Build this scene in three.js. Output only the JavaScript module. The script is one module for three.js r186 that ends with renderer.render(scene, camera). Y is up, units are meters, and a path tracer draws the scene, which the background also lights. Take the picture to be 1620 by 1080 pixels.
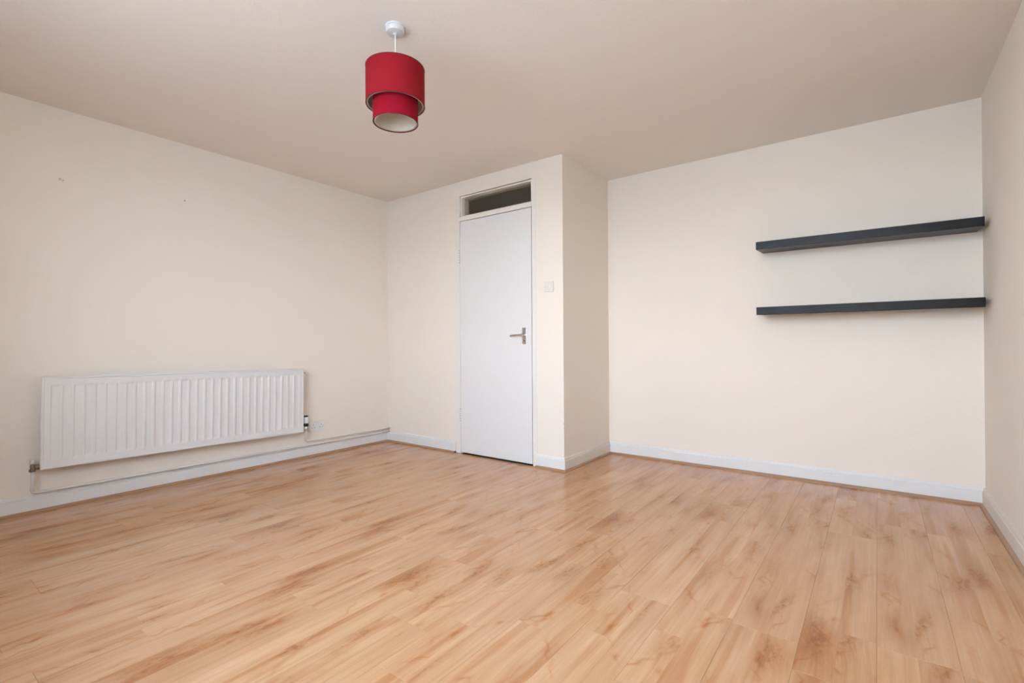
import * as THREE from 'three';
import { RoundedBoxGeometry } from 'three/addons/geometries/RoundedBoxGeometry.js';
import { mergeGeometries, toCreasedNormals } from 'three/addons/utils/BufferGeometryUtils.js';
import { RectAreaLightUniformsLib } from 'three/addons/lights/RectAreaLightUniformsLib.js';

const scene = new THREE.Scene();

// ------------------------------------------------------------------ camera
const camera = new THREE.PerspectiveCamera(69.93, 1.5, 0.05, 200);
camera.rotation.order = 'YXZ';
camera.position.set(3.8614, 0.944, 3.1168);
camera.rotation.set(0.0049, 0.6423, -0.0058);

// ------------------------------------------------------------------ sky (bright overcast day, blue towards the zenith)
{
  const w = 64, h = 128, d = new Float32Array(w * h * 4);
  for (let y = 0; y < h; y++) {
    const e = Math.sin(((y + 0.5) / h - 0.5) * Math.PI);            // -1 nadir, 1 zenith
    const t = Math.pow(Math.max(e, 0), 0.6);
    const c = e < 0 ? [0.30, 0.29, 0.27] : [0.90 - 0.32 * t, 0.99 - 0.12 * t, 1.12 + 0.12 * t];
    for (let x = 0; x < w; x++) d.set([...c, 1], (y * w + x) * 4);
  }
  const sky = new THREE.DataTexture(d, w, h, THREE.RGBAFormat, THREE.FloatType);
  sky.mapping = THREE.EquirectangularReflectionMapping;
  sky.magFilter = THREE.LinearFilter; sky.needsUpdate = true;
  scene.background = sky;
  scene.backgroundIntensity = 1.0;
}
const EXPOSURE = 14.3;

// ------------------------------------------------------------------ room measures
const H = 2.35, XB = 2.004, D = 0.7595, W = 4.3533, ZW = 3.40, ZHALL = -1.95;
const WIN = { x0: 1.6, x1: 4.08, y0: 0.85, y1: 2.22, z: ZW + 0.16 };

// daylight through the window opening
RectAreaLightUniformsLib.init();
const daylight = new THREE.RectAreaLight(new THREE.Color(0.86, 0.95, 1.08), 0.12, WIN.x1 - WIN.x0 - 0.1, WIN.y1 - WIN.y0 - 0.1);
daylight.name = 'daylight';
daylight.position.set((WIN.x0 + WIN.x1) / 2, (WIN.y0 + WIN.y1) / 2, WIN.z - 0.06);
daylight.lookAt(daylight.position.x, daylight.position.y - 0.25, 0);
scene.add(daylight);

const renderer = new THREE.WebGLRenderer({ antialias: true });
renderer.toneMapping = THREE.LinearToneMapping;
renderer.toneMappingExposure = EXPOSURE;
renderer.shadowMap.enabled = true;

// ------------------------------------------------------------------ helpers
function rng(seed) { let a = seed >>> 0; return () => { a = (a + 0x6D2B79F5) >>> 0; let t = a; t = Math.imul(t ^ (t >>> 15), t | 1); t ^= t + Math.imul(t ^ (t >>> 7), t | 61); return ((t ^ (t >>> 14)) >>> 0) / 4294967296; }; }
function hash2(x, y, s) { let h = Math.imul(x, 374761393) ^ Math.imul(y, 668265263) ^ Math.imul(s, 1274126177); h = Math.imul(h ^ (h >>> 13), 1274126177); return ((h ^ (h >>> 16)) >>> 0) / 4294967296; }
function noise(x, y, s) {
  const xi = Math.floor(x), yi = Math.floor(y); let fx = x - xi, fy = y - yi;
  fx = fx * fx * (3 - 2 * fx); fy = fy * fy * (3 - 2 * fy);
  const a = hash2(xi, yi, s), b = hash2(xi + 1, yi, s), c = hash2(xi, yi + 1, s), d = hash2(xi + 1, yi + 1, s);
  return a + (b - a) * fx + (c - a) * fy + (a - b - c + d) * fx * fy;
}
const fbm = (x, y, s, n = 3) => { let v = 0, k = 0.5, t = 0; for (let i = 0; i < n; i++) { v += k * noise(x, y, s + i * 17); t += k; k *= 0.5; x *= 2.03; y *= 2.03; } return v / t; };
const smooth = (a, b, x) => { const t = Math.min(1, Math.max(0, (x - a) / (b - a))); return t * t * (3 - 2 * t); };

const used = new Map();
function numbered(n) { const k = used.get(n) || 0; used.set(n, k + 1); return k ? n + '_' + String(k).padStart(3, '0') : n; }
function lit(o) { o.castShadow = true; o.receiveShadow = true; return o; }
function mesh(name, geo, mat, parent) {
  const o = lit(new THREE.Mesh(geo, mat));
  o.name = parent && parent !== scene ? name : numbered(name);
  if (parent && parent !== scene) { let k = 0, n = name; while (parent.children.some((c) => c.name === n)) n = name + '_' + String(++k).padStart(3, '0'); o.name = n; }
  (parent || scene).add(o); return o;
}
function group(name, x = 0, y = 0, z = 0) { const g = new THREE.Group(); g.name = numbered(name); g.position.set(x, y, z); scene.add(g); return g; }
function tag(o, label, category, extra) { o.userData = { label, category, ...extra }; return o; }
function struct(o, label, category) { o.userData = { kind: 'structure', label, category }; return o; }
function box(x0, y0, z0, x1, y1, z1) { const g = new THREE.BoxGeometry(x1 - x0, y1 - y0, z1 - z0); g.translate((x0 + x1) / 2, (y0 + y1) / 2, (z0 + z1) / 2); return g; }
function rbox(x0, y0, z0, x1, y1, z1, r = 0.002, seg = 2) { const g = new RoundedBoxGeometry(x1 - x0, y1 - y0, z1 - z0, seg, r); g.translate((x0 + x1) / 2, (y0 + y1) / 2, (z0 + z1) / 2); return g; }
function lathe(pts, seg = 48) { return new THREE.LatheGeometry(pts.map((p) => new THREE.Vector2(p[0], p[1])), seg); }
function cyl(r0, r1, h, seg = 24) { return new THREE.CylinderGeometry(r1, r0, h, seg); }
function merge(list) { return mergeGeometries(list.map((g) => { const n = g.index ? g.toNonIndexed() : g; for (const k of Object.keys(n.attributes)) if (!['position', 'normal', 'uv'].includes(k)) n.deleteAttribute(k); return n; })); }
// a box wall with uv in metres
function uvMetres(g, s = 1) {
  const n = g.index ? g.toNonIndexed() : g, p = n.attributes.position, q = n.attributes.normal, uv = new Float32Array(p.count * 2);
  for (let i = 0; i < p.count; i++) {
    const ax = Math.abs(q.getX(i)), ay = Math.abs(q.getY(i)), az = Math.abs(q.getZ(i));
    if (ay >= ax && ay >= az) { uv[2 * i] = p.getX(i) * s; uv[2 * i + 1] = p.getZ(i) * s; }
    else if (ax >= az) { uv[2 * i] = p.getZ(i) * s; uv[2 * i + 1] = p.getY(i) * s; }
    else { uv[2 * i] = p.getX(i) * s; uv[2 * i + 1] = p.getY(i) * s; }
  }
  n.setAttribute('uv', new THREE.BufferAttribute(uv, 2)); return n;
}
// profile: [[distance from the wall, height], ...] open polyline from the wall round to the floor, swept from A to B; nx,nz points into the room; m0/m1 mitre the ends
function sweep(A, B, n, profile, m0 = 0, m1 = 0) {
  const dx = B[0] - A[0], dz = B[1] - A[1], L = Math.hypot(dx, dz), ux = dx / L, uz = dz / L, pos = [], idx = [];
  const at = (t, o, y, m) => [A[0] + ux * (t + m * o) + n[0] * o, y, A[1] + uz * (t + m * o) + n[1] * o];
  const flip = ux * n[1] - uz * n[0] > 0;
  const tri = (a, b, c) => { flip ? pos.push(...a, ...b, ...c) : pos.push(...a, ...c, ...b); };
  for (let i = 0; i + 1 < profile.length; i++) {
    const p = profile[i], q = profile[i + 1];
    const a = at(0, p[0], p[1], m0), b = at(L, p[0], p[1], m1), c = at(L, q[0], q[1], m1), d = at(0, q[0], q[1], m0);
    tri(a, b, c); tri(a, c, d);
  }
  const cap = (t, m, turn) => { const o = [0, profile[profile.length - 1][1]]; for (let i = 0; i + 1 < profile.length; i++) { const a = at(t, o[0], o[1], m), b = at(t, ...profile[i], m), c = at(t, ...profile[i + 1], m); turn ? tri(a, b, c) : tri(a, c, b); } };
  cap(0, m0, true); cap(L, m1, false);
  let g = new THREE.BufferGeometry(); g.setAttribute('position', new THREE.Float32BufferAttribute(pos, 3)); g.computeVertexNormals();
  g = toCreasedNormals(g, 0.6); return uvMetres(g);
}

// ------------------------------------------------------------------ textures
function dataTex(w, h, fn, srgb, wrap = true) {
  const d = new Uint8Array(w * h * 4);
  for (let y = 0; y < h; y++) for (let x = 0; x < w; x++) { const c = fn(x, y), i = (y * w + x) * 4; d[i] = c[0] * 255; d[i + 1] = c[1] * 255; d[i + 2] = c[2] * 255; d[i + 3] = 255; }
  const t = new THREE.DataTexture(d, w, h); if (srgb) t.colorSpace = THREE.SRGBColorSpace;
  t.wrapS = t.wrapT = wrap ? THREE.RepeatWrapping : THREE.ClampToEdgeWrapping; t.magFilter = THREE.LinearFilter; t.minFilter = THREE.LinearMipmapLinearFilter; t.generateMipmaps = true; t.needsUpdate = true; return t;
}
// roller-painted plaster: fine orange-peel relief (uv in metres, repeats every metre)
const wrapNoise = (x, y, p, s) => { const xi = Math.floor(x), yi = Math.floor(y); let fx = x - xi, fy = y - yi; fx = fx * fx * (3 - 2 * fx); fy = fy * fy * (3 - 2 * fy); const q = (i) => ((i % p) + p) % p; const a = hash2(q(xi), q(yi), s), b = hash2(q(xi + 1), q(yi), s), c = hash2(q(xi), q(yi + 1), s), d = hash2(q(xi + 1), q(yi + 1), s); return a + (b - a) * fx + (c - a) * fy + (a - b - c + d) * fx * fy; };
const plaster = dataTex(512, 512, (x, y) => { const u = x / 512, v = y / 512; const k = 0.45 * wrapNoise(u * 160, v * 160, 160, 3) + 0.25 * wrapNoise(u * 61, v * 61, 61, 5) + 0.3 * wrapNoise(u * 7, v * 7, 7, 9); return [k, k, k]; });

// maple laminate: printed as two strips a board, with knots, flames and fine grain
const PLANK_L = 1.285, PLANK_W = 0.1965, TW = 1536, TH = 236;
function plankTexture(seed) {
  const r = rng(seed * 7919 + 11), strips = [];
  for (let s = 0; s < 2; s++) {
    const cut = 0.25 + r() * 0.8, segs = [];
    for (let k = 0; k < 2; k++) {
      const knots = [];
      const n = r() < 0.2 ? 2 : r() < 0.7 ? 1 : 0;
      for (let i = 0; i < n; i++) knots.push({ u: (k ? cut : 0) + (0.08 + 0.84 * r()) * (k ? PLANK_L - cut : cut), v: (s + 0.15 + 0.7 * r()) * PLANK_W / 2, a: 0.03 + 0.06 * r(), b: 0.010 + 0.016 * r(), d: 0.35 + 0.65 * r(), tilt: (r() - 0.5) * 0.5 });
      const marks = [];
      for (let i = 0, m = 1 + Math.floor(r() * 4); i < m; i++) marks.push({ u: (k ? cut : 0) + r() * (k ? PLANK_L - cut : cut), v: (s + r()) * PLANK_W / 2, l: 0.012 + 0.035 * r(), w: 0.0012 + 0.0022 * r(), slope: (r() - 0.5) * 1.6, d: 0.25 + 0.5 * r() });
      const same = k && r() < 0.55; segs.push({ tone: same ? segs[0].tone : r() - 0.5, warm: same ? segs[0].warm : r() - 0.5, off: same ? segs[0].off : r() * 400, knots, marks, lean: same ? segs[0].lean : (r() - 0.5) * 0.03, same });
    }
    strips.push({ cut, segs });
  }
  return dataTex(TW, TH, (x, y) => {
    const u = (x + 0.5) / TW * PLANK_L, v = (y + 0.5) / TH * PLANK_W, s = v < PLANK_W / 2 ? 0 : 1, S = strips[s], g = S.segs[u < S.cut ? 0 : 1];
    let vv = v + g.lean * u, stain = 0, core = 0;
    for (const k of g.knots) {
      const du = u - k.u, dv = v - k.v - k.tilt * du, q = (du * du) / (k.a * k.a) + (dv * dv) / (k.b * k.b), e = Math.exp(-q * 0.5);
      vv += (dv > 0 ? 1 : -1) * k.b * 0.9 * Math.exp(-(du * du) / (k.a * k.a * 1.4) - Math.abs(dv) / (k.b * 2.2));
      stain += k.d * Math.exp(-q * 0.16) * 0.55; core += k.d * e;
    }
    const o = g.off + seed * 31;
    const wide = fbm(u * 0.9 + o, vv * 24 + o, 21, 3), grain = fbm(u * 7 + o, vv * 210, 43, 3), pore = noise(u * 60 + o, vv * 1300, 77), cloud = fbm(u * 5 + o, v * 13, 91, 3);
    const ring = Math.pow(0.5 + 0.5 * Math.sin(vv * 170 + fbm(u * 1.3 + o, v * 9, 13, 2) * 9), 3), flame = smooth(0.54, 0.75, fbm(u * 1.5 + o, vv * 22 + 3, 57, 3));
    let dark = 0.042 * g.tone + 0.085 * (wide - 0.5) + 0.075 * (grain - 0.5) + 0.02 * (pore - 0.5) + 0.08 * (cloud - 0.5) + 0.02 * ring + 0.065 * flame;
    let red = 0.09 * g.warm + 0.30 * (cloud - 0.5) + 0.15 * (wide - 0.5) + 0.35 * flame;
    const mott = fbm(u * 60 + o, v * 110, 61, 3), mot2 = fbm(u * 24 + o, v * 60, 67, 2);
    dark += stain * (0.06 + 0.27 * Math.max(0, mot2 - 0.42)) + core * (0.05 + 0.42 * Math.max(0, mott - 0.45));
    red += stain * 0.30 + core * 0.35;
    for (const m of g.marks) { const du = u - m.u, dv = v - m.v - m.slope * du + 0.005 * Math.sin(du * 110 + m.slope * 9), k = Math.exp(-(du * du) / (m.l * m.l) - (dv * dv) / (m.w * m.w)), k2 = Math.exp(-(du * du) / (m.l * m.l * 2.2) - (dv * dv) / (m.w * m.w * 14)); dark += m.d * (0.05 * k + 0.10 * k2); red += 0.4 * k2; }
    // printed strip joints
    if (Math.abs(v - PLANK_W / 2) < 0.0006 || (!S.segs[1].same && Math.abs(u - S.cut) < 0.0006)) dark += 0.012;
    const fr = 1.025 - dark * 1.02, fg = 1.03 - dark * 1.36, fb = 1.035 - dark * 1.72;
    return [Math.min(1, Math.max(0, 0.778 * fr * (1 + 0.02 * red))), Math.min(1, Math.max(0, 0.59 * fg * (1 - 0.10 * red))), Math.min(1, Math.max(0, 0.428 * fb * (1 - 0.24 * red)))];
  }, true, false);
}
const plankMaps = []; for (let i = 0; i < 12; i++) plankMaps.push(plankTexture(i + 1));

// black-brown wood print of the shelves
const darkWood = dataTex(512, 256, (x, y) => { const g = fbm(x / 512 * 8, y / 256 * 70, 5, 4), p = noise(x / 512 * 40, y / 256 * 200, 8); const k = 0.085 + 0.07 * (g - 0.5) + 0.03 * (p - 0.5); return [k * 1.02, k * 0.98, k * 0.98]; }, true);
// suede-like shade cloth
const cloth = dataTex(256, 256, (x, y) => { const k = 0.55 * wrapNoise(x / 4, y / 4, 64, 4) + 0.45 * wrapNoise(x / 16, y / 16, 16, 6); return [k, k, k]; });

// ------------------------------------------------------------------ materials
const std = (o) => new THREE.MeshStandardMaterial(o);
const rgb = (r, g, b) => new THREE.Color().setRGB(r, g, b);
const M = {
  wall: std({ name: 'cream emulsion', color: rgb(0.865, 0.771, 0.66), roughness: 0.85, bumpMap: plaster, bumpScale: 0.0006 }),
  ceiling: std({ name: 'ceiling paint', color: rgb(0.87, 0.785, 0.70), roughness: 0.95, bumpMap: plaster, bumpScale: 0.0006 }),
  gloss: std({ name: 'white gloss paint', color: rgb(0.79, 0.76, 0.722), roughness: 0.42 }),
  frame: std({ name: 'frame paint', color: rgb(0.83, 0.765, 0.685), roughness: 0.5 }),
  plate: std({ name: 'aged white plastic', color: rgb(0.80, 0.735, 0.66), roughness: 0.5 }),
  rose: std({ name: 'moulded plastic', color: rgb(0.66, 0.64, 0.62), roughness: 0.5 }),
  satin: std({ name: 'cream satin paint', color: rgb(0.76, 0.68, 0.59), roughness: 0.6 }),  // darker, warmer tone for the skirting of the side and right walls
  rad: std({ name: 'white enamel', color: rgb(0.77, 0.745, 0.715), roughness: 0.35 }),
  pipe: std({ name: 'painted pipe', color: rgb(0.78, 0.74, 0.68), roughness: 0.4 }),
  plastic: std({ name: 'white plastic', color: rgb(0.80, 0.765, 0.72), roughness: 0.35 }),
  chrome: std({ name: 'satin chrome', color: rgb(0.62, 0.61, 0.60), roughness: 0.28, metalness: 1 }),
  brass: std({ name: 'dull nickel', color: rgb(0.24, 0.205, 0.165), roughness: 0.35, metalness: 0.9 }),
  black: std({ name: 'black plastic', color: rgb(0.018, 0.018, 0.02), roughness: 0.45 }),
  bead: std({ name: 'beech beading', color: rgb(0.40, 0.22, 0.118), roughness: 0.4 }),
  dark: std({ name: 'hall paint', color: rgb(0.78, 0.72, 0.64), roughness: 0.9 }),
  base: std({ name: 'shaded_underlay', color: rgb(0.03, 0.022, 0.016), roughness: 0.95 }),  // near black, so shade is painted into the gap under the door
  shelf: new THREE.MeshPhysicalMaterial({ name: 'black brown foil', map: darkWood, roughness: 0.42, specularIntensity: 0.45 }),
  red: new THREE.MeshPhysicalMaterial({ name: 'red suede cloth', color: rgb(0.275, 0.008, 0.014), roughness: 0.9, specularIntensity: 0.35, bumpMap: cloth, bumpScale: 0.0006, sheen: 0.12, sheenColor: rgb(0.5, 0.05, 0.08), sheenRoughness: 0.5 }),
  crimson: new THREE.MeshPhysicalMaterial({ name: 'crimson cloth', color: rgb(0.26, 0.003, 0.013), roughness: 0.9, specularIntensity: 0.3, bumpMap: cloth, bumpScale: 0.0006 }),
  trim: std({ name: 'dark red binding', color: rgb(0.10, 0.006, 0.01), roughness: 0.8 }),
  lining: std({ name: 'shade lining', color: rgb(0.68, 0.57, 0.44), roughness: 0.85 }),
  cord: std({ name: 'white flex', color: rgb(0.74, 0.68, 0.59), roughness: 0.6 }),
  glass: new THREE.MeshPhysicalMaterial({ name: 'pane glass', color: 0xffffff, roughness: 0.02, transmission: 1, thickness: 0, ior: 1.5 }),
  smoke: new THREE.MeshPhysicalMaterial({ name: 'obscured transom glass', color: rgb(0.92, 0.91, 0.87), roughness: 0.12, transmission: 1, thickness: 0, ior: 1.5 }),
  slot: std({ name: 'socket slot', color: rgb(0.03, 0.03, 0.03), roughness: 0.8 }),
  scar: std({ name: 'filled nail hole', color: rgb(0.60, 0.50, 0.40), roughness: 0.8 }),
  nearStrip: std({ name: 'added_dark_ground', color: rgb(0.25, 0.235, 0.225), roughness: 1 }),  // unseen near ground, made dark to hold back bounce on the near ceiling
  ground: std({ name: 'added pale ground', color: rgb(0.62, 0.60, 0.56), roughness: 0.95 }),  // unseen far ground, made pale to throw light onto the far ceiling
};

// ------------------------------------------------------------------ the shell
const wall = (name, geo, label, mat = M.wall) => struct(mesh(name, uvMetres(geo), mat), label, 'wall');
wall('wall_left', box(-0.15, -0.02, ZHALL - 0.1, 0, H, ZW + 0.3), 'cream painted wall behind the radiator');
{
  const s = new THREE.Shape(); s.moveTo(0, -0.02); s.lineTo(XB, -0.02); s.lineTo(XB, H); s.lineTo(0, H); s.closePath();
  const h = new THREE.Path(); h.moveTo(0.915, -0.03 + 0.011); h.lineTo(0.915, 2.262); h.lineTo(1.765, 2.262); h.lineTo(1.765, -0.019); h.closePath(); s.holes.push(h);
  const g = new THREE.ExtrudeGeometry(s, { depth: 0.1, bevelEnabled: false }); g.translate(0, 0, -0.1);
  wall('wall_door', g, 'cream painted wall round the white door');
}
wall('wall_side', box(XB - 0.1, -0.02, ZHALL, XB, H, -0.1), 'shaded cream return wall between the door wall and the alcove');
wall('wall_back', box(XB, -0.02, -D - 0.12, W, H, -D), 'cream painted alcove wall behind the two dark shelves');
wall('wall_right', box(W, -0.02, -D - 0.12, W + 0.15, H, ZW + 0.3), 'cream painted wall at the right edge of the room');
{
  const s = new THREE.Shape(); s.moveTo(0, -0.02); s.lineTo(W, -0.02); s.lineTo(W, H); s.lineTo(0, H); s.closePath();
  const h = new THREE.Path(); h.moveTo(WIN.x0, WIN.y0); h.lineTo(WIN.x0, WIN.y1); h.lineTo(WIN.x1, WIN.y1); h.lineTo(WIN.x1, WIN.y0); h.closePath(); s.holes.push(h);
  const g = new THREE.ExtrudeGeometry(s, { depth: 0.3, bevelEnabled: false }); g.translate(0, 0, ZW);
  wall('wall_window', g, 'cream painted wall with the window, opposite the door');
}
wall('wall_hall', box(0, -0.02, ZHALL - 0.1, XB, H, ZHALL), 'dim wall of the hall behind the door', M.dark);
struct(mesh('ceiling', uvMetres(box(-0.15, H, ZHALL - 0.1, W + 0.15, H + 0.2, ZW + 0.3)), M.ceiling), 'flat off-white painted ceiling', 'ceiling');

{
  const w = scene.children.find((c) => c.name === 'wall_door');
  for (const [y, r] of [[0.352, 0.006], [0.322, 0.0045]]) { const g = new THREE.SphereGeometry(r, 12, 8); g.scale(0.6, 1.3, 0.6); g.translate(XB - 0.0005, y, -0.0015); mesh('paint_chip', g, M.scar, w); }
}
// ------------------------------------------------------------------ floor of laminate boards
{
  const floor = group('floor'); struct(floor, 'pale maple laminate floor of two-strip boards', 'floor');
  mesh('shaded_underlay', uvMetres(box(0, -0.12, ZHALL, W, -0.009, ZW)), M.base, floor);
  const mats = []; const tint = [[1, 1, 1], [0.98, 0.97, 0.96], [1.02, 1.018, 1.01], [0.99, 0.975, 0.96]];
  for (const map of plankMaps) for (const t of tint) mats.push(std({ name: 'maple laminate', map, color: rgb(...t), roughness: 0.17 }));
  const geoCache = new Map(), r = rng(5);
  function plankGeo(len, wid, flip, cut) {
    const c = 0.0008, g0 = 0.00014, T = 0.008, hx = wid / 2 - g0, hz = len / 2 - g0, pos = [], uv = [];
    const V = (x, y, z) => [x, y, z];
    const P = { a: V(-hx + c, 0, -hz + c), b: V(hx - c, 0, -hz + c), c: V(hx - c, 0, hz - c), d: V(-hx + c, 0, hz - c), e: V(-hx, -c, -hz), f: V(hx, -c, -hz), g: V(hx, -c, hz), h: V(-hx, -c, hz), i: V(-hx, -T, -hz), j: V(hx, -T, -hz), k: V(hx, -T, hz), l: V(-hx, -T, hz) };
    const quad = (...q) => { for (const k of [0, 1, 2, 0, 2, 3]) { const p = P[q[k]]; pos.push(...p); let s = (p[2] + len / 2 + cut) / PLANK_L, t = (p[0] + wid / 2) / PLANK_W; if (flip & 1) s = 1 - s; if (flip & 2) t = 1 - t; uv.push(s, t); } };
    quad('a', 'd', 'c', 'b'); quad('e', 'a', 'b', 'f'); quad('b', 'c', 'g', 'f'); quad('c', 'd', 'h', 'g'); quad('d', 'a', 'e', 'h');
    quad('e', 'f', 'j', 'i'); quad('f', 'g', 'k', 'j'); quad('g', 'h', 'l', 'k'); quad('h', 'e', 'i', 'l');
    const g = new THREE.BufferGeometry(); g.setAttribute('position', new THREE.Float32BufferAttribute(pos, 3)); g.setAttribute('uv', new THREE.Float32BufferAttribute(uv, 2)); g.computeVertexNormals(); return g;
  }
  const x00 = 3.853 - PLANK_W * 20; let count = 0, last = -1;
  for (let k = 0; k < 24; k++) {
    const a = Math.max(0, x00 + k * PLANK_W), b = Math.min(W, x00 + (k + 1) * PLANK_W); if (b - a < 0.004) continue;
    const zBack = b <= XB + 0.01 ? -0.006 : a >= XB - 0.01 ? -D : -D, parts = [];  // boards by the door stop short, baring the shade-coloured base below the leaf
    let z = zBack - (0.15 + 0.85 * r()) * PLANK_L; if (k === 21) z = -0.036 - PLANK_L;
    for (; z < ZW; z += PLANK_L) {
      let z0 = Math.max(z, zBack), z1 = Math.min(z + PLANK_L, ZW); if (z1 - z0 < 0.02) continue;
      const xa = a, xb = b; const cut = z0 - z;
      // a board that straddles the corner of the return wall is notched by the wall itself
      let v; do { v = Math.floor(r() * mats.length); } while (Math.floor(v / 4) === last); last = Math.floor(v / 4);
      const flip = Math.floor(r() * 4), key = [(z1 - z0).toFixed(3), (xb - xa).toFixed(3), flip, cut.toFixed(3)].join();
      if (!geoCache.has(key)) geoCache.set(key, plankGeo(z1 - z0, xb - xa, flip, cut));
      const o = lit(new THREE.Mesh(geoCache.get(key), mats[v])); o.name = count ? 'plank_' + String(count).padStart(3, '0') : 'plank'; count++;
      o.position.set((xa + xb) / 2, 0, (z0 + z1) / 2); floor.add(o);
    }
  }
}

// ------------------------------------------------------------------ skirting boards and floor beading
{
  const sk = [[0, 0.100], [0.005, 0.100], [0.0085, 0.0965], [0.0105, 0.086], [0.0102, 0.0825], [0.0155, 0.0805], [0.0155, 0]];
  const bead = []; for (let i = 0; i <= 6; i++) { const t = i / 6 * Math.PI / 2; bead.push([0.0155 + 0.016 * Math.sin(t), 0.001 + 0.0148 * Math.cos(t)]); }
  bead.unshift([0, 0.0158]); bead.push([0.0315, 0]);
  const run = (name, A, B, n, m0, m1, label, blabel) => {
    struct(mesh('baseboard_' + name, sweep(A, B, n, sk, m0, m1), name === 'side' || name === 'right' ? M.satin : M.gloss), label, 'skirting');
    return [A, B, n, m0, m1, blabel];
  };
  const R = [
    run('left', [0, 0], [0, ZW], [1, 0], 1, -1, 'white skirting board below the radiator', 'beech floor beading below the radiator'),
    run('door_1', [0, 0], [0.915, 0], [0, 1], 1, 0, 'short white skirting board between the far corner and the door', 'beech floor beading between the far corner and the door'),
    run('door_2', [1.765, 0], [XB, 0], [0, 1], 0, 1, 'shortest white skirting board, right of the door', 'shortest beech floor beading, right of the door'),
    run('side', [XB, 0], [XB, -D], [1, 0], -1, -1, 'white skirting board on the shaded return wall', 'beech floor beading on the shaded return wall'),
    run('back', [XB, -D], [W, -D], [0, 1], 1, -1, 'white skirting board under the dark shelves', 'beech floor beading under the dark shelves'),
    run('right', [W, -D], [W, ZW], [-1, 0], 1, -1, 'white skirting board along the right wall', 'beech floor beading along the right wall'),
    run('window', [0, ZW], [W, ZW], [0, -1], 1, -1, 'white skirting board below the window', 'beech floor beading below the window'),
  ];
  R.forEach((q, i) => struct(mesh('trim_' + (i + 1), sweep(q[0], q[1], q[2], bead, q[3], q[4]), M.bead), q[5], 'beading'));
}

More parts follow.
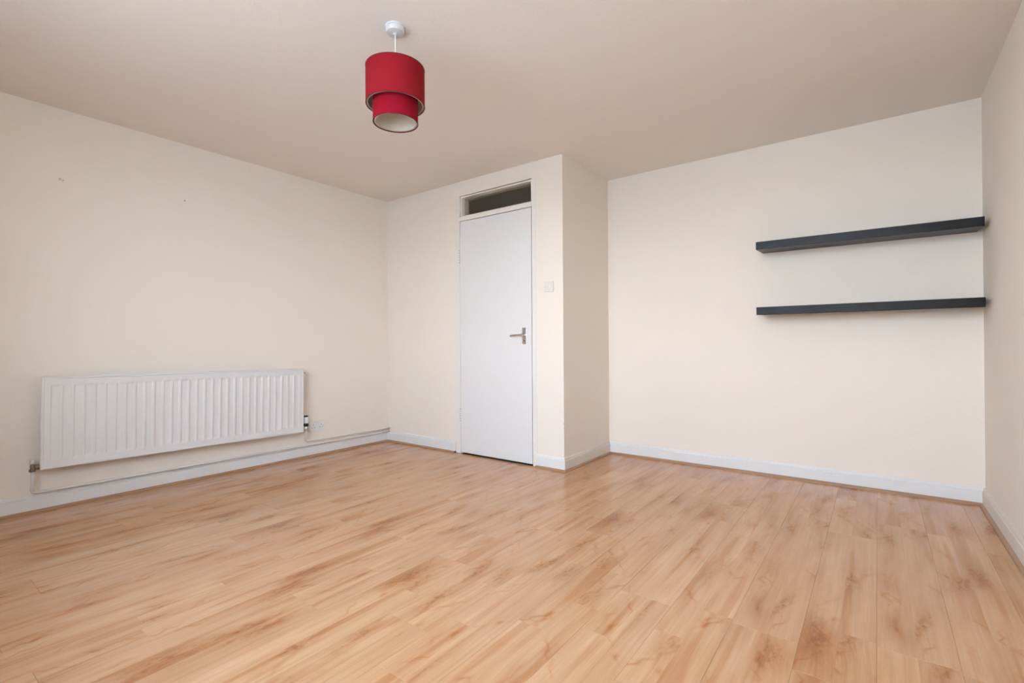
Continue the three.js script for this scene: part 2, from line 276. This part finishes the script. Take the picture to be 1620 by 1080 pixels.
// ------------------------------------------------------------------ door and its frame with a transom light
{
  const f = group('trim_8', 0, 0, 0); struct(f, 'white painted door frame with a dark transom light', 'door frame');
  const zf = 0.003, zb = -0.1;
  mesh('jamb', rbox(0.915, 0, zb, 0.972, 2.226, zf, 0.003), M.frame, f);
  mesh('jamb', rbox(1.727, 0, zb, 1.765, 2.226, zf, 0.003), M.frame, f);
  mesh('head', rbox(0.915, 2.226, zb, 1.765, 2.262, 0.0005, 0.0005), M.wall, f);
  mesh('transom_rail', rbox(0.972, 2.006, zb, 1.727, 2.044, zf, 0.003), M.frame, f);
  // door stop behind the leaf
  mesh('door_stop', merge([box(0.972, 0, -0.060, 0.984, 2.006, -0.046), box(1.715, 0, -0.060, 1.727, 2.006, -0.046), box(0.984, 1.994, -0.060, 1.715, 2.006, -0.046)]), M.frame, f);
  // glazing bead set back behind a shadow gap
  const s = new THREE.Shape(); s.moveTo(0.975, 2.044); s.lineTo(1.7245, 2.044); s.lineTo(1.7245, 2.2215); s.lineTo(0.975, 2.2215); s.closePath();
  const h = new THREE.Path(); h.moveTo(0.988, 2.052); h.lineTo(0.988, 2.209); h.lineTo(1.713, 2.209); h.lineTo(1.713, 2.052); h.closePath(); s.holes.push(h);
  const g = new THREE.ExtrudeGeometry(s, { depth: 0.034, bevelEnabled: true, bevelSize: 0.0015, bevelThickness: 0.002, bevelSegments: 1, bevelOffset: -0.0015 }); g.translate(0, 0, -0.046);
  mesh('glazing_bead', g, M.frame, f);
  const p = mesh('pane', box(0.98, 2.046, -0.052, 1.720, 2.216, -0.046), M.smoke, f); p.userData.label = 'dark transom pane';
  // back of the glazing rebate
  mesh('rebate', merge([box(0.972, 2.044, zb, 0.99, 2.226, -0.054), box(1.710, 2.044, zb, 1.727, 2.226, -0.054), box(0.99, 2.207, zb, 1.710, 2.226, -0.054), box(0.99, 2.044, zb, 1.710, 2.054, -0.054)]), M.frame, f);

  const d = group('door_1', 0.9755, 0, 0); struct(d, 'flush white painted door with a chrome lever handle', 'door');
  mesh('leaf', rbox(0, 0.013, -0.042, 0.7458, 2.0015, 0.0022, 0.002), M.gloss, d);
  for (const y of [1.70, 0.335]) {
    const parts = []; for (let k = 0; k < 5; k++) { const c = cyl(0.0065, 0.0065, 0.0165, 16); c.translate(-0.004, y - 0.04 + k * 0.02, 0.006); parts.push(c); }
    const e = cyl(0.0045, 0.0045, 0.104, 12); e.translate(-0.004, y, 0.006);
    parts.push(box(-0.03, y - 0.05, 0.002, -0.006, y + 0.05, 0.0045));
    mesh('pin', e, M.brass, mesh('hinge', merge(parts), M.frame, d));
  }
  const plate = mesh('handle_plate', merge([rbox(0.657, 0.942, 0.001, 0.698, 1.071, 0.0065, 0.0025)]), M.chrome, d); plate.userData.label = 'chrome handle plate';
  const neck = cyl(0.010, 0.008, 0.05, 20); neck.rotateX(Math.PI / 2); neck.translate(0.6785, 1.012, 0.027);
  const boss = lathe([[0, 0], [0.0145, 0], [0.0145, 0.006], [0.011, 0.010], [0, 0.010]], 24); boss.rotateX(Math.PI / 2); boss.translate(0.6785, 1.012, 0.006);
  const curve = new THREE.CatmullRomCurve3([[0.6785, 1.012, 0.052], [0.664, 1.0125, 0.054], [0.63, 1.012, 0.053], [0.59, 1.010, 0.050], [0.576, 1.008, 0.048]].map((p) => new THREE.Vector3(...p)));
  const arm = new THREE.TubeGeometry(curve, 24, 0.0075, 12), end = new THREE.SphereGeometry(0.0075, 12, 8); end.translate(0.576, 1.008, 0.048); const kn = new THREE.SphereGeometry(0.011, 16, 12); kn.translate(0.6785, 1.012, 0.05);
  const lev = mesh('lever', merge([neck, boss, arm, end, kn]), M.chrome, plate); lev.userData.label = 'chrome lever';
  const key = lathe([[0, 0], [0.005, 0], [0.005, 0.001], [0, 0.001]], 16); key.rotateX(Math.PI / 2); key.translate(0.6785, 0.968, 0.0066); mesh('keyhole', key, M.slot, plate);
}

// ------------------------------------------------------------------ window behind the camera
{
  const w = group('window_1', (WIN.x0 + WIN.x1) / 2, WIN.y0, WIN.z); struct(w, 'wide white framed window opposite the door', 'window');
  const hw = (WIN.x1 - WIN.x0) / 2, hh = WIN.y1 - WIN.y0, b = 0.055;
  mesh('window_frame', merge([rbox(-hw, 0, -0.035, hw, b, 0.035, 0.004), rbox(-hw, hh - b, -0.035, hw, hh, 0.035, 0.004), rbox(-hw, b, -0.035, -hw + b, hh - b, 0.035, 0.004), rbox(hw - b, b, -0.035, hw, hh - b, 0.035, 0.004)]), M.gloss, w);
  for (const x of [-hw / 3, hw / 3]) mesh('mullion', rbox(x - 0.03, b, -0.035, x + 0.03, hh - b, 0.035, 0.004), M.gloss, w);
  for (const k of [-1, 0, 1]) { const c = k * hw * 2 / 3, q = hw / 3 - 0.02; mesh('pane', box(c - q, b - 0.01, -0.003, c + q, hh - b + 0.01, 0.003), M.glass, w); }
  mesh('window_sill', rbox(-hw - 0.04, -0.022, -0.235, hw + 0.04, 0.0, -0.03, 0.006), M.gloss, w);
}
struct(mesh('ground', box(-60, -0.5, ZW + 8, 60, -0.4, 80), M.ground), 'unseen pale ground added to bounce light onto the far ceiling', 'ground');  // unseen ground, split by tone to shape the bounce into the room
struct(mesh('ground', box(-60, -0.5, ZW + 0.3, 60, -0.38, ZW + 8), M.nearStrip), 'unseen dark ground strip added to cut bounce near the window', 'ground');

// ------------------------------------------------------------------ radiator
{
  const z0 = 0.945, z1 = 2.500, y0 = 0.247, y1 = 0.756, L = z1 - z0, Hh = y1 - y0, TILT = 0.0128;
  const R = group('radiator', 0, (y0 + y1) / 2, (z0 + z1) / 2); R.rotation.x = -TILT; tag(R, 'long low white fluted panel radiator on the cream left wall', 'radiator');
  const zs = [], ys = [], pitch = 0.05, n = 30, first = (L - n * pitch) / 2;
  zs.push(0, first * 0.5); for (let k = 0; k < n; k++) for (const t of [0.0, 0.08, 0.13, 0.18, 0.25, 0.5, 0.75, 0.82, 0.87, 0.92]) zs.push(first + (k + t) * pitch); zs.push(L - first, L - first * 0.5, L);
  ys.push(0, 0.02); for (const t of [0.036, 0.042, 0.048, 0.054, 0.062]) ys.push(t); for (let k = 1; k < 8; k++) ys.push(0.062 + k * (Hh - 0.124) / 8); for (const t of [0.062, 0.054, 0.048, 0.042, 0.036]) ys.push(Hh - t); ys.push(Hh - 0.02, Hh);
  const xf = 0.100, pos = [], idx = [], uv = [];
  for (const y of ys) for (const z of zs) {
    const ph = ((z - first) / pitch) % 1, inn = z > first && z < L - first;
    const gz = inn ? smooth(0.08, 0.25, ph) * (1 - smooth(0.75, 0.92, ph)) : 0, gy = smooth(0.037, 0.053, y) * smooth(0.037, 0.053, Hh - y);
    pos.push(xf - 0.0062 * gz * gy, y - Hh / 2, z - L / 2); uv.push(z, y);
  }
  const nz = zs.length; for (let j = 0; j + 1 < ys.length; j++) for (let i = 0; i + 1 < nz; i++) { const a = j * nz + i; idx.push(a, a + nz, a + 1, a + 1, a + nz, a + nz + 1); }
  let g = new THREE.BufferGeometry(); g.setAttribute('position', new THREE.Float32BufferAttribute(pos, 3)); g.setAttribute('uv', new THREE.Float32BufferAttribute(uv, 2)); g.setIndex(idx); g.computeVertexNormals();
  mesh('panel', g, M.rad, R);
  // rolled seam all round, front panel back skin
  const seam = []; const e = 0.0075;
  const ring = [[-Hh / 2, -L / 2], [-Hh / 2, L / 2], [Hh / 2, L / 2], [Hh / 2, -L / 2]];
  const bar = (a, b) => { const len = Math.hypot(b[0] - a[0], b[1] - a[1]); const c = new THREE.CapsuleGeometry(e, len, 6, 14); if (Math.abs(b[0] - a[0]) < 1e-6) c.rotateX(Math.PI / 2); c.translate(xf - e * 0.55, (a[0] + b[0]) / 2, (a[1] + b[1]) / 2); seam.push(c); };
  for (let k = 0; k < 4; k++) bar(ring[k], ring[(k + 1) % 4]);
  mesh('rim', merge(seam), M.rad, R);
  mesh('back_panel', rbox(0.072, -Hh / 2, -L / 2, 0.088, Hh / 2, L / 2, 0.004), M.rad, R);
  const fins = []; for (let k = 0; k < 60; k++) { const z = -L / 2 + 0.04 + k * (L - 0.08) / 59; fins.push(box(0.044, -Hh / 2 + 0.04, z - 0.0008, 0.074, Hh / 2 - 0.05, z + 0.0008)); }
  mesh('convector_fins', merge(fins), M.rad, R).userData.kind = 'stuff';
  for (const s of [-0.55, 0.55]) mesh('bracket', merge([box(0.0, -0.19, s - 0.015, 0.004, 0.19, s + 0.015), box(0.0, 0.15, s - 0.012, 0.075, 0.153, s + 0.012), box(0.0, -0.16, s - 0.012, 0.075, -0.157, s + 0.012)]), M.rad, R);
  const vent = cyl(0.007, 0.007, 0.02, 12); vent.rotateX(Math.PI / 2); vent.translate(0.085, Hh / 2 - 0.03, -L / 2 - 0.008); mesh('air_vent', vent, M.brass, R);
}
// ------------------------------------------------------------------ valves and pipes
{
  const v = group('lockshield_valve', 0.075, 0.268, 2.538); tag(v, 'tarnished metal lockshield valve at the left end of the radiator', 'valve');
  const body = lathe([[0, -0.022], [0.012, -0.022], [0.012, -0.008], [0.010, -0.006], [0.0105, 0.012], [0.0085, 0.014], [0.0085, 0.020], [0, 0.020]], 20);
  const nut = new THREE.CylinderGeometry(0.0145, 0.0145, 0.014, 6); nut.translate(0, -0.016, 0);
  mesh('valve_body', merge([body, nut]), M.brass, v);
  const tail = cyl(0.009, 0.009, 0.04, 16); tail.rotateX(Math.PI / 2); tail.translate(0, 0.0, -0.022); const un = new THREE.CylinderGeometry(0.0165, 0.0165, 0.016, 6); un.rotateX(Math.PI / 2); un.translate(0, 0, -0.020);
  mesh('union_nut', merge([tail, un]), M.brass, v);
  const cap = lathe([[0, 0.020], [0.0115, 0.020], [0.0115, 0.042], [0.009, 0.046], [0, 0.046]], 20); mesh('cap', cap, M.pipe, v).userData.label = 'pale painted cap';
}
{
  const v = group('thermostatic_valve', 0.075, 0.262, 0.905); tag(v, 'thermostatic valve with a white head and black collar at the right end of the radiator', 'valve');
  const body = lathe([[0, -0.026], [0.012, -0.026], [0.0125, 0.010], [0, 0.010]], 20), nut = new THREE.CylinderGeometry(0.0145, 0.0145, 0.014, 6); nut.translate(0, -0.02, 0);
  const tail = cyl(0.010, 0.010, 0.04, 16); tail.rotateX(Math.PI / 2); tail.translate(0, -0.005, 0.022);
  mesh('valve_body', merge([body, nut, tail]), M.chrome, v);
  const col = lathe([[0, 0.010], [0.016, 0.010], [0.019, 0.016], [0.019, 0.032], [0.017, 0.036], [0, 0.036]], 24); mesh('collar', col, M.black, v).userData.label = 'black collar';
  const pts = [[0, 0.036], [0.0155, 0.036], [0.0165, 0.040], [0.0165, 0.088], [0, 0.088]]; const head = [lathe(pts, 28)];
  for (let k = 0; k < 14; k++) { const a = k / 14 * Math.PI * 2, b = rbox(-0.0015, 0.044, -0.0012, 0.0015, 0.084, 0.0012, 0.0006); b.translate(0.0166, 0, 0); b.rotateY(a); head.push(b); }
  mesh('head', merge(head), M.plastic, v);
  const top = lathe([[0, 0.088], [0.0165, 0.088], [0.0165, 0.096], [0.014, 0.099], [0, 0.099]], 28); mesh('cap_ring', top, M.black, v).userData.label = 'black cap ring';
}
function pipe(name, pts, label) {
  const path = new THREE.CurvePath(), V = pts.map((p) => new THREE.Vector3(...p)), r = 0.03; let cur = V[0];
  for (let i = 1; i < V.length; i++) {
    if (i < V.length - 1) { const a = V[i].clone().add(V[i - 1].clone().sub(V[i]).setLength(r)), b = V[i].clone().add(V[i + 1].clone().sub(V[i]).setLength(r)); path.add(new THREE.LineCurve3(cur, a)); path.add(new THREE.QuadraticBezierCurve3(a, V[i], b)); cur = b; } else path.add(new THREE.LineCurve3(cur, V[i]));
  }
  const g = new THREE.TubeGeometry(path, 160, 0.0078, 12, false);
  const o = tag(mesh(name, g, M.pipe), label, 'pipe'), e = pts[pts.length - 1];
  const b = cyl(0.0086, 0.0086, 0.085, 16); b.rotateX(Math.PI / 2); b.translate(e[0], e[1] + 0.0003, 0.0475); mesh('bare_end', b, M.chrome, o).userData.label = 'bare metal end';
  return o;
}
pipe('radiator_pipe', [[0.075, 0.25, 2.538], [0.075, 0.180, 2.538], [0.036, 0.117, 2.538], [0.030, 0.099, -0.01]], 'long cream painted heating pipe running just above the skirting, the lower one');
pipe('radiator_pipe', [[0.075, 0.24, 0.905], [0.075, 0.19, 0.905], [0.036, 0.140, 0.890], [0.030, 0.130, -0.01]], 'short cream painted heating pipe from the thermostatic valve, the upper one');

// ------------------------------------------------------------------ double socket and light switch
{
  const s = group('power_socket', 0.0, 0.2525, 0.764); tag(s, 'white double power socket on the wall right of the radiator', 'socket');
  mesh('face_plate', rbox(0, -0.044, -0.074, 0.010, 0.044, 0.074, 0.003), M.plastic, s);
  for (const z of [-0.036, 0.036]) {
    mesh('rocker', rbox(0.009, 0.018, z * 0.42 - 0.006, 0.0135, 0.034, z * 0.42 + 0.006, 0.0012), M.plastic, s);
    mesh('pin_slots', merge([box(0.0096, 0.006, z - 0.002, 0.0104, 0.014, z + 0.002), box(0.0096, -0.016, z - 0.0145, 0.0104, -0.012, z - 0.008), box(0.0096, -0.016, z + 0.008, 0.0104, -0.012, z + 0.0145)]), M.slot, s).userData.label = 'dark pin slots';
  }
  for (const z of [-0.06, 0.06]) { const c = cyl(0.0035, 0.0035, 0.0012, 14); c.rotateZ(Math.PI / 2); c.translate(0.0102, 0, z); mesh('screw', c, M.chrome, s); }
}
{
  const s = group('light_switch', 1.884, 1.3745, 0); tag(s, 'white single rocker light switch on the wall right of the door', 'switch');
  mesh('face_plate', rbox(-0.041, -0.041, 0, 0.041, 0.041, 0.009, 0.003), M.plate, s);
  const b = rbox(-0.007, -0.012, 0, 0.007, 0.012, 0.0045, 0.0015); b.rotateX(-0.09); b.translate(0, 0, 0.0085); mesh('rocker', b, M.plate, s);
  mesh('rocker_surround', merge([box(-0.009, -0.014, 0.0088, -0.0075, 0.014, 0.0094), box(0.0075, -0.014, 0.0088, 0.009, 0.014, 0.0094), box(-0.009, -0.0142, 0.0088, 0.009, -0.0128, 0.0094), box(-0.009, 0.0128, 0.0088, 0.009, 0.0142, 0.0094)]), M.pipe, s);
  for (const x of [-0.03, 0.03]) { const c = cyl(0.0032, 0.0032, 0.0012, 14); c.rotateX(Math.PI / 2); c.translate(x, 0, 0.0093); mesh('screw', c, M.chrome, s); }
}

// ------------------------------------------------------------------ floating shelves
function shelf(y, label, tilt, sag) {
  const o = group('floating_shelf', 3.770, y + 0.258 * sag, -D); o.rotation.set(sag, 0, tilt); tag(o, label, 'shelf', { group: 'dark floating shelves in the alcove' });
  const g = uvMetres(rbox(-0.559, -0.026, 0, 0.559, 0.026, 0.258, 0.0012)); const uv = g.attributes.uv; for (let i = 0; i < uv.count; i++) uv.setXY(i, uv.getX(i) * 1.0, uv.getY(i) * 2.4);
  mesh('board', g, M.shelf, o);
  return o;
}
shelf(1.591, 'upper black-brown floating shelf, its underside in view', -0.0045, 0.05);
shelf(1.1545, 'lower black-brown floating shelf, only its front edge in view', -0.0005, 0.045);

// ------------------------------------------------------------------ pendant lamp
{
  const p = group('pendant_lamp', 2.161, H, 1.695); tag(p, 'two-tier red drum pendant lamp hanging from the ceiling', 'pendant lamp');
  mesh('ceiling_rose', toCreasedNormals(lathe([[0, -0.036], [0.008, -0.036], [0.010, -0.030], [0.032, -0.0285], [0.038, -0.026], [0.0405, -0.021], [0.0415, -0.007], [0.044, -0.006], [0.044, 0]], 48).toNonIndexed(), 0.6), M.rose, p);
  const c = cyl(0.0032, 0.0032, 0.25, 12); c.translate(0, -0.155, 0); mesh('cord', c, M.cord, p);
  const drum = (R, yt, yb, mat) => {
    const t = 0.0018, y0 = yt - H, y1 = yb - H;
    const g = lathe([[R, y1 + 0.0015], [R, y0 - 0.0015]], 96);
    const s = mesh('lamp_shade', g, mat, p);
    mesh('lining', lathe([[R - t, y0 - 0.001], [R - t, y1 + 0.002], [R - t - 0.008, y1 + 0.0015], [R - t - 0.008, y1 + 0.004], [R - t, y1 + 0.0045]], 96), M.lining, s).userData.label = 'cream lining';
    const rim = (y) => { const q = new THREE.TorusGeometry(R - t / 2, 0.0019, 8, 96); q.rotateX(Math.PI / 2); q.translate(0, y, 0); return q; };
    mesh('rim', merge([rim(y0), rim(y1)]), M.trim, s).userData.label = 'dark red bound rim';
    return s;
  };
  drum(0.1275, 2.163, 2.002, M.red);
  drum(0.0975, 2.094, 1.924, M.crimson);
  const car = []; for (const [y, r] of [[2.140 - H, 0.1255], [2.080 - H, 0.0955]]) for (let k = 0; k < 3; k++) { const a = k / 3 * Math.PI * 2 + 0.4, q = cyl(0.0016, 0.0016, r, 8); q.rotateZ(Math.PI / 2); q.translate(r / 2, y, 0); q.rotateY(a); car.push(q); }
  mesh('shade_carrier', merge(car), M.plastic, p);
  mesh('lamp_holder', lathe([[0, -0.31], [0.013, -0.31], [0.017, -0.30], [0.017, -0.262], [0.019, -0.258], [0.019, -0.246], [0.014, -0.240], [0.010, -0.205], [0, -0.203]], 24), M.plastic, p);
}

// ------------------------------------------------------------------ two marks on the left wall
{
  const n1 = group('wall_plug', 0, 1.933, 2.408); tag(n1, 'filled old screw holes high on the wall above the left end of the radiator', 'wall plug');
  const s1 = []; for (const [y, z, r] of [[0, 0, 0.007], [-0.004, -0.014, 0.005]]) { const g = new THREE.SphereGeometry(r, 14, 8); g.scale(0.35, 1.2, 1); g.translate(0, y, z); s1.push(g); }
  mesh('filler', s1[0], M.scar, n1); mesh('filler', s1[1], M.scar, n1);
  const n2 = group('picture_nail', 0, 1.952, 1.763); tag(n2, 'small lone picture nail in the cream wall above the radiator', 'nail');
  const sh = cyl(0.0016, 0.0016, 0.02, 10); sh.rotateZ(Math.PI / 2); sh.translate(0.004, 0, 0); const hd = cyl(0.004, 0.004, 0.002, 14); hd.rotateZ(Math.PI / 2); hd.translate(0.0145, 0, 0);
  mesh('shank', sh, M.brass, n2); mesh('head', hd, M.brass, n2);
}

renderer.render(scene, camera);
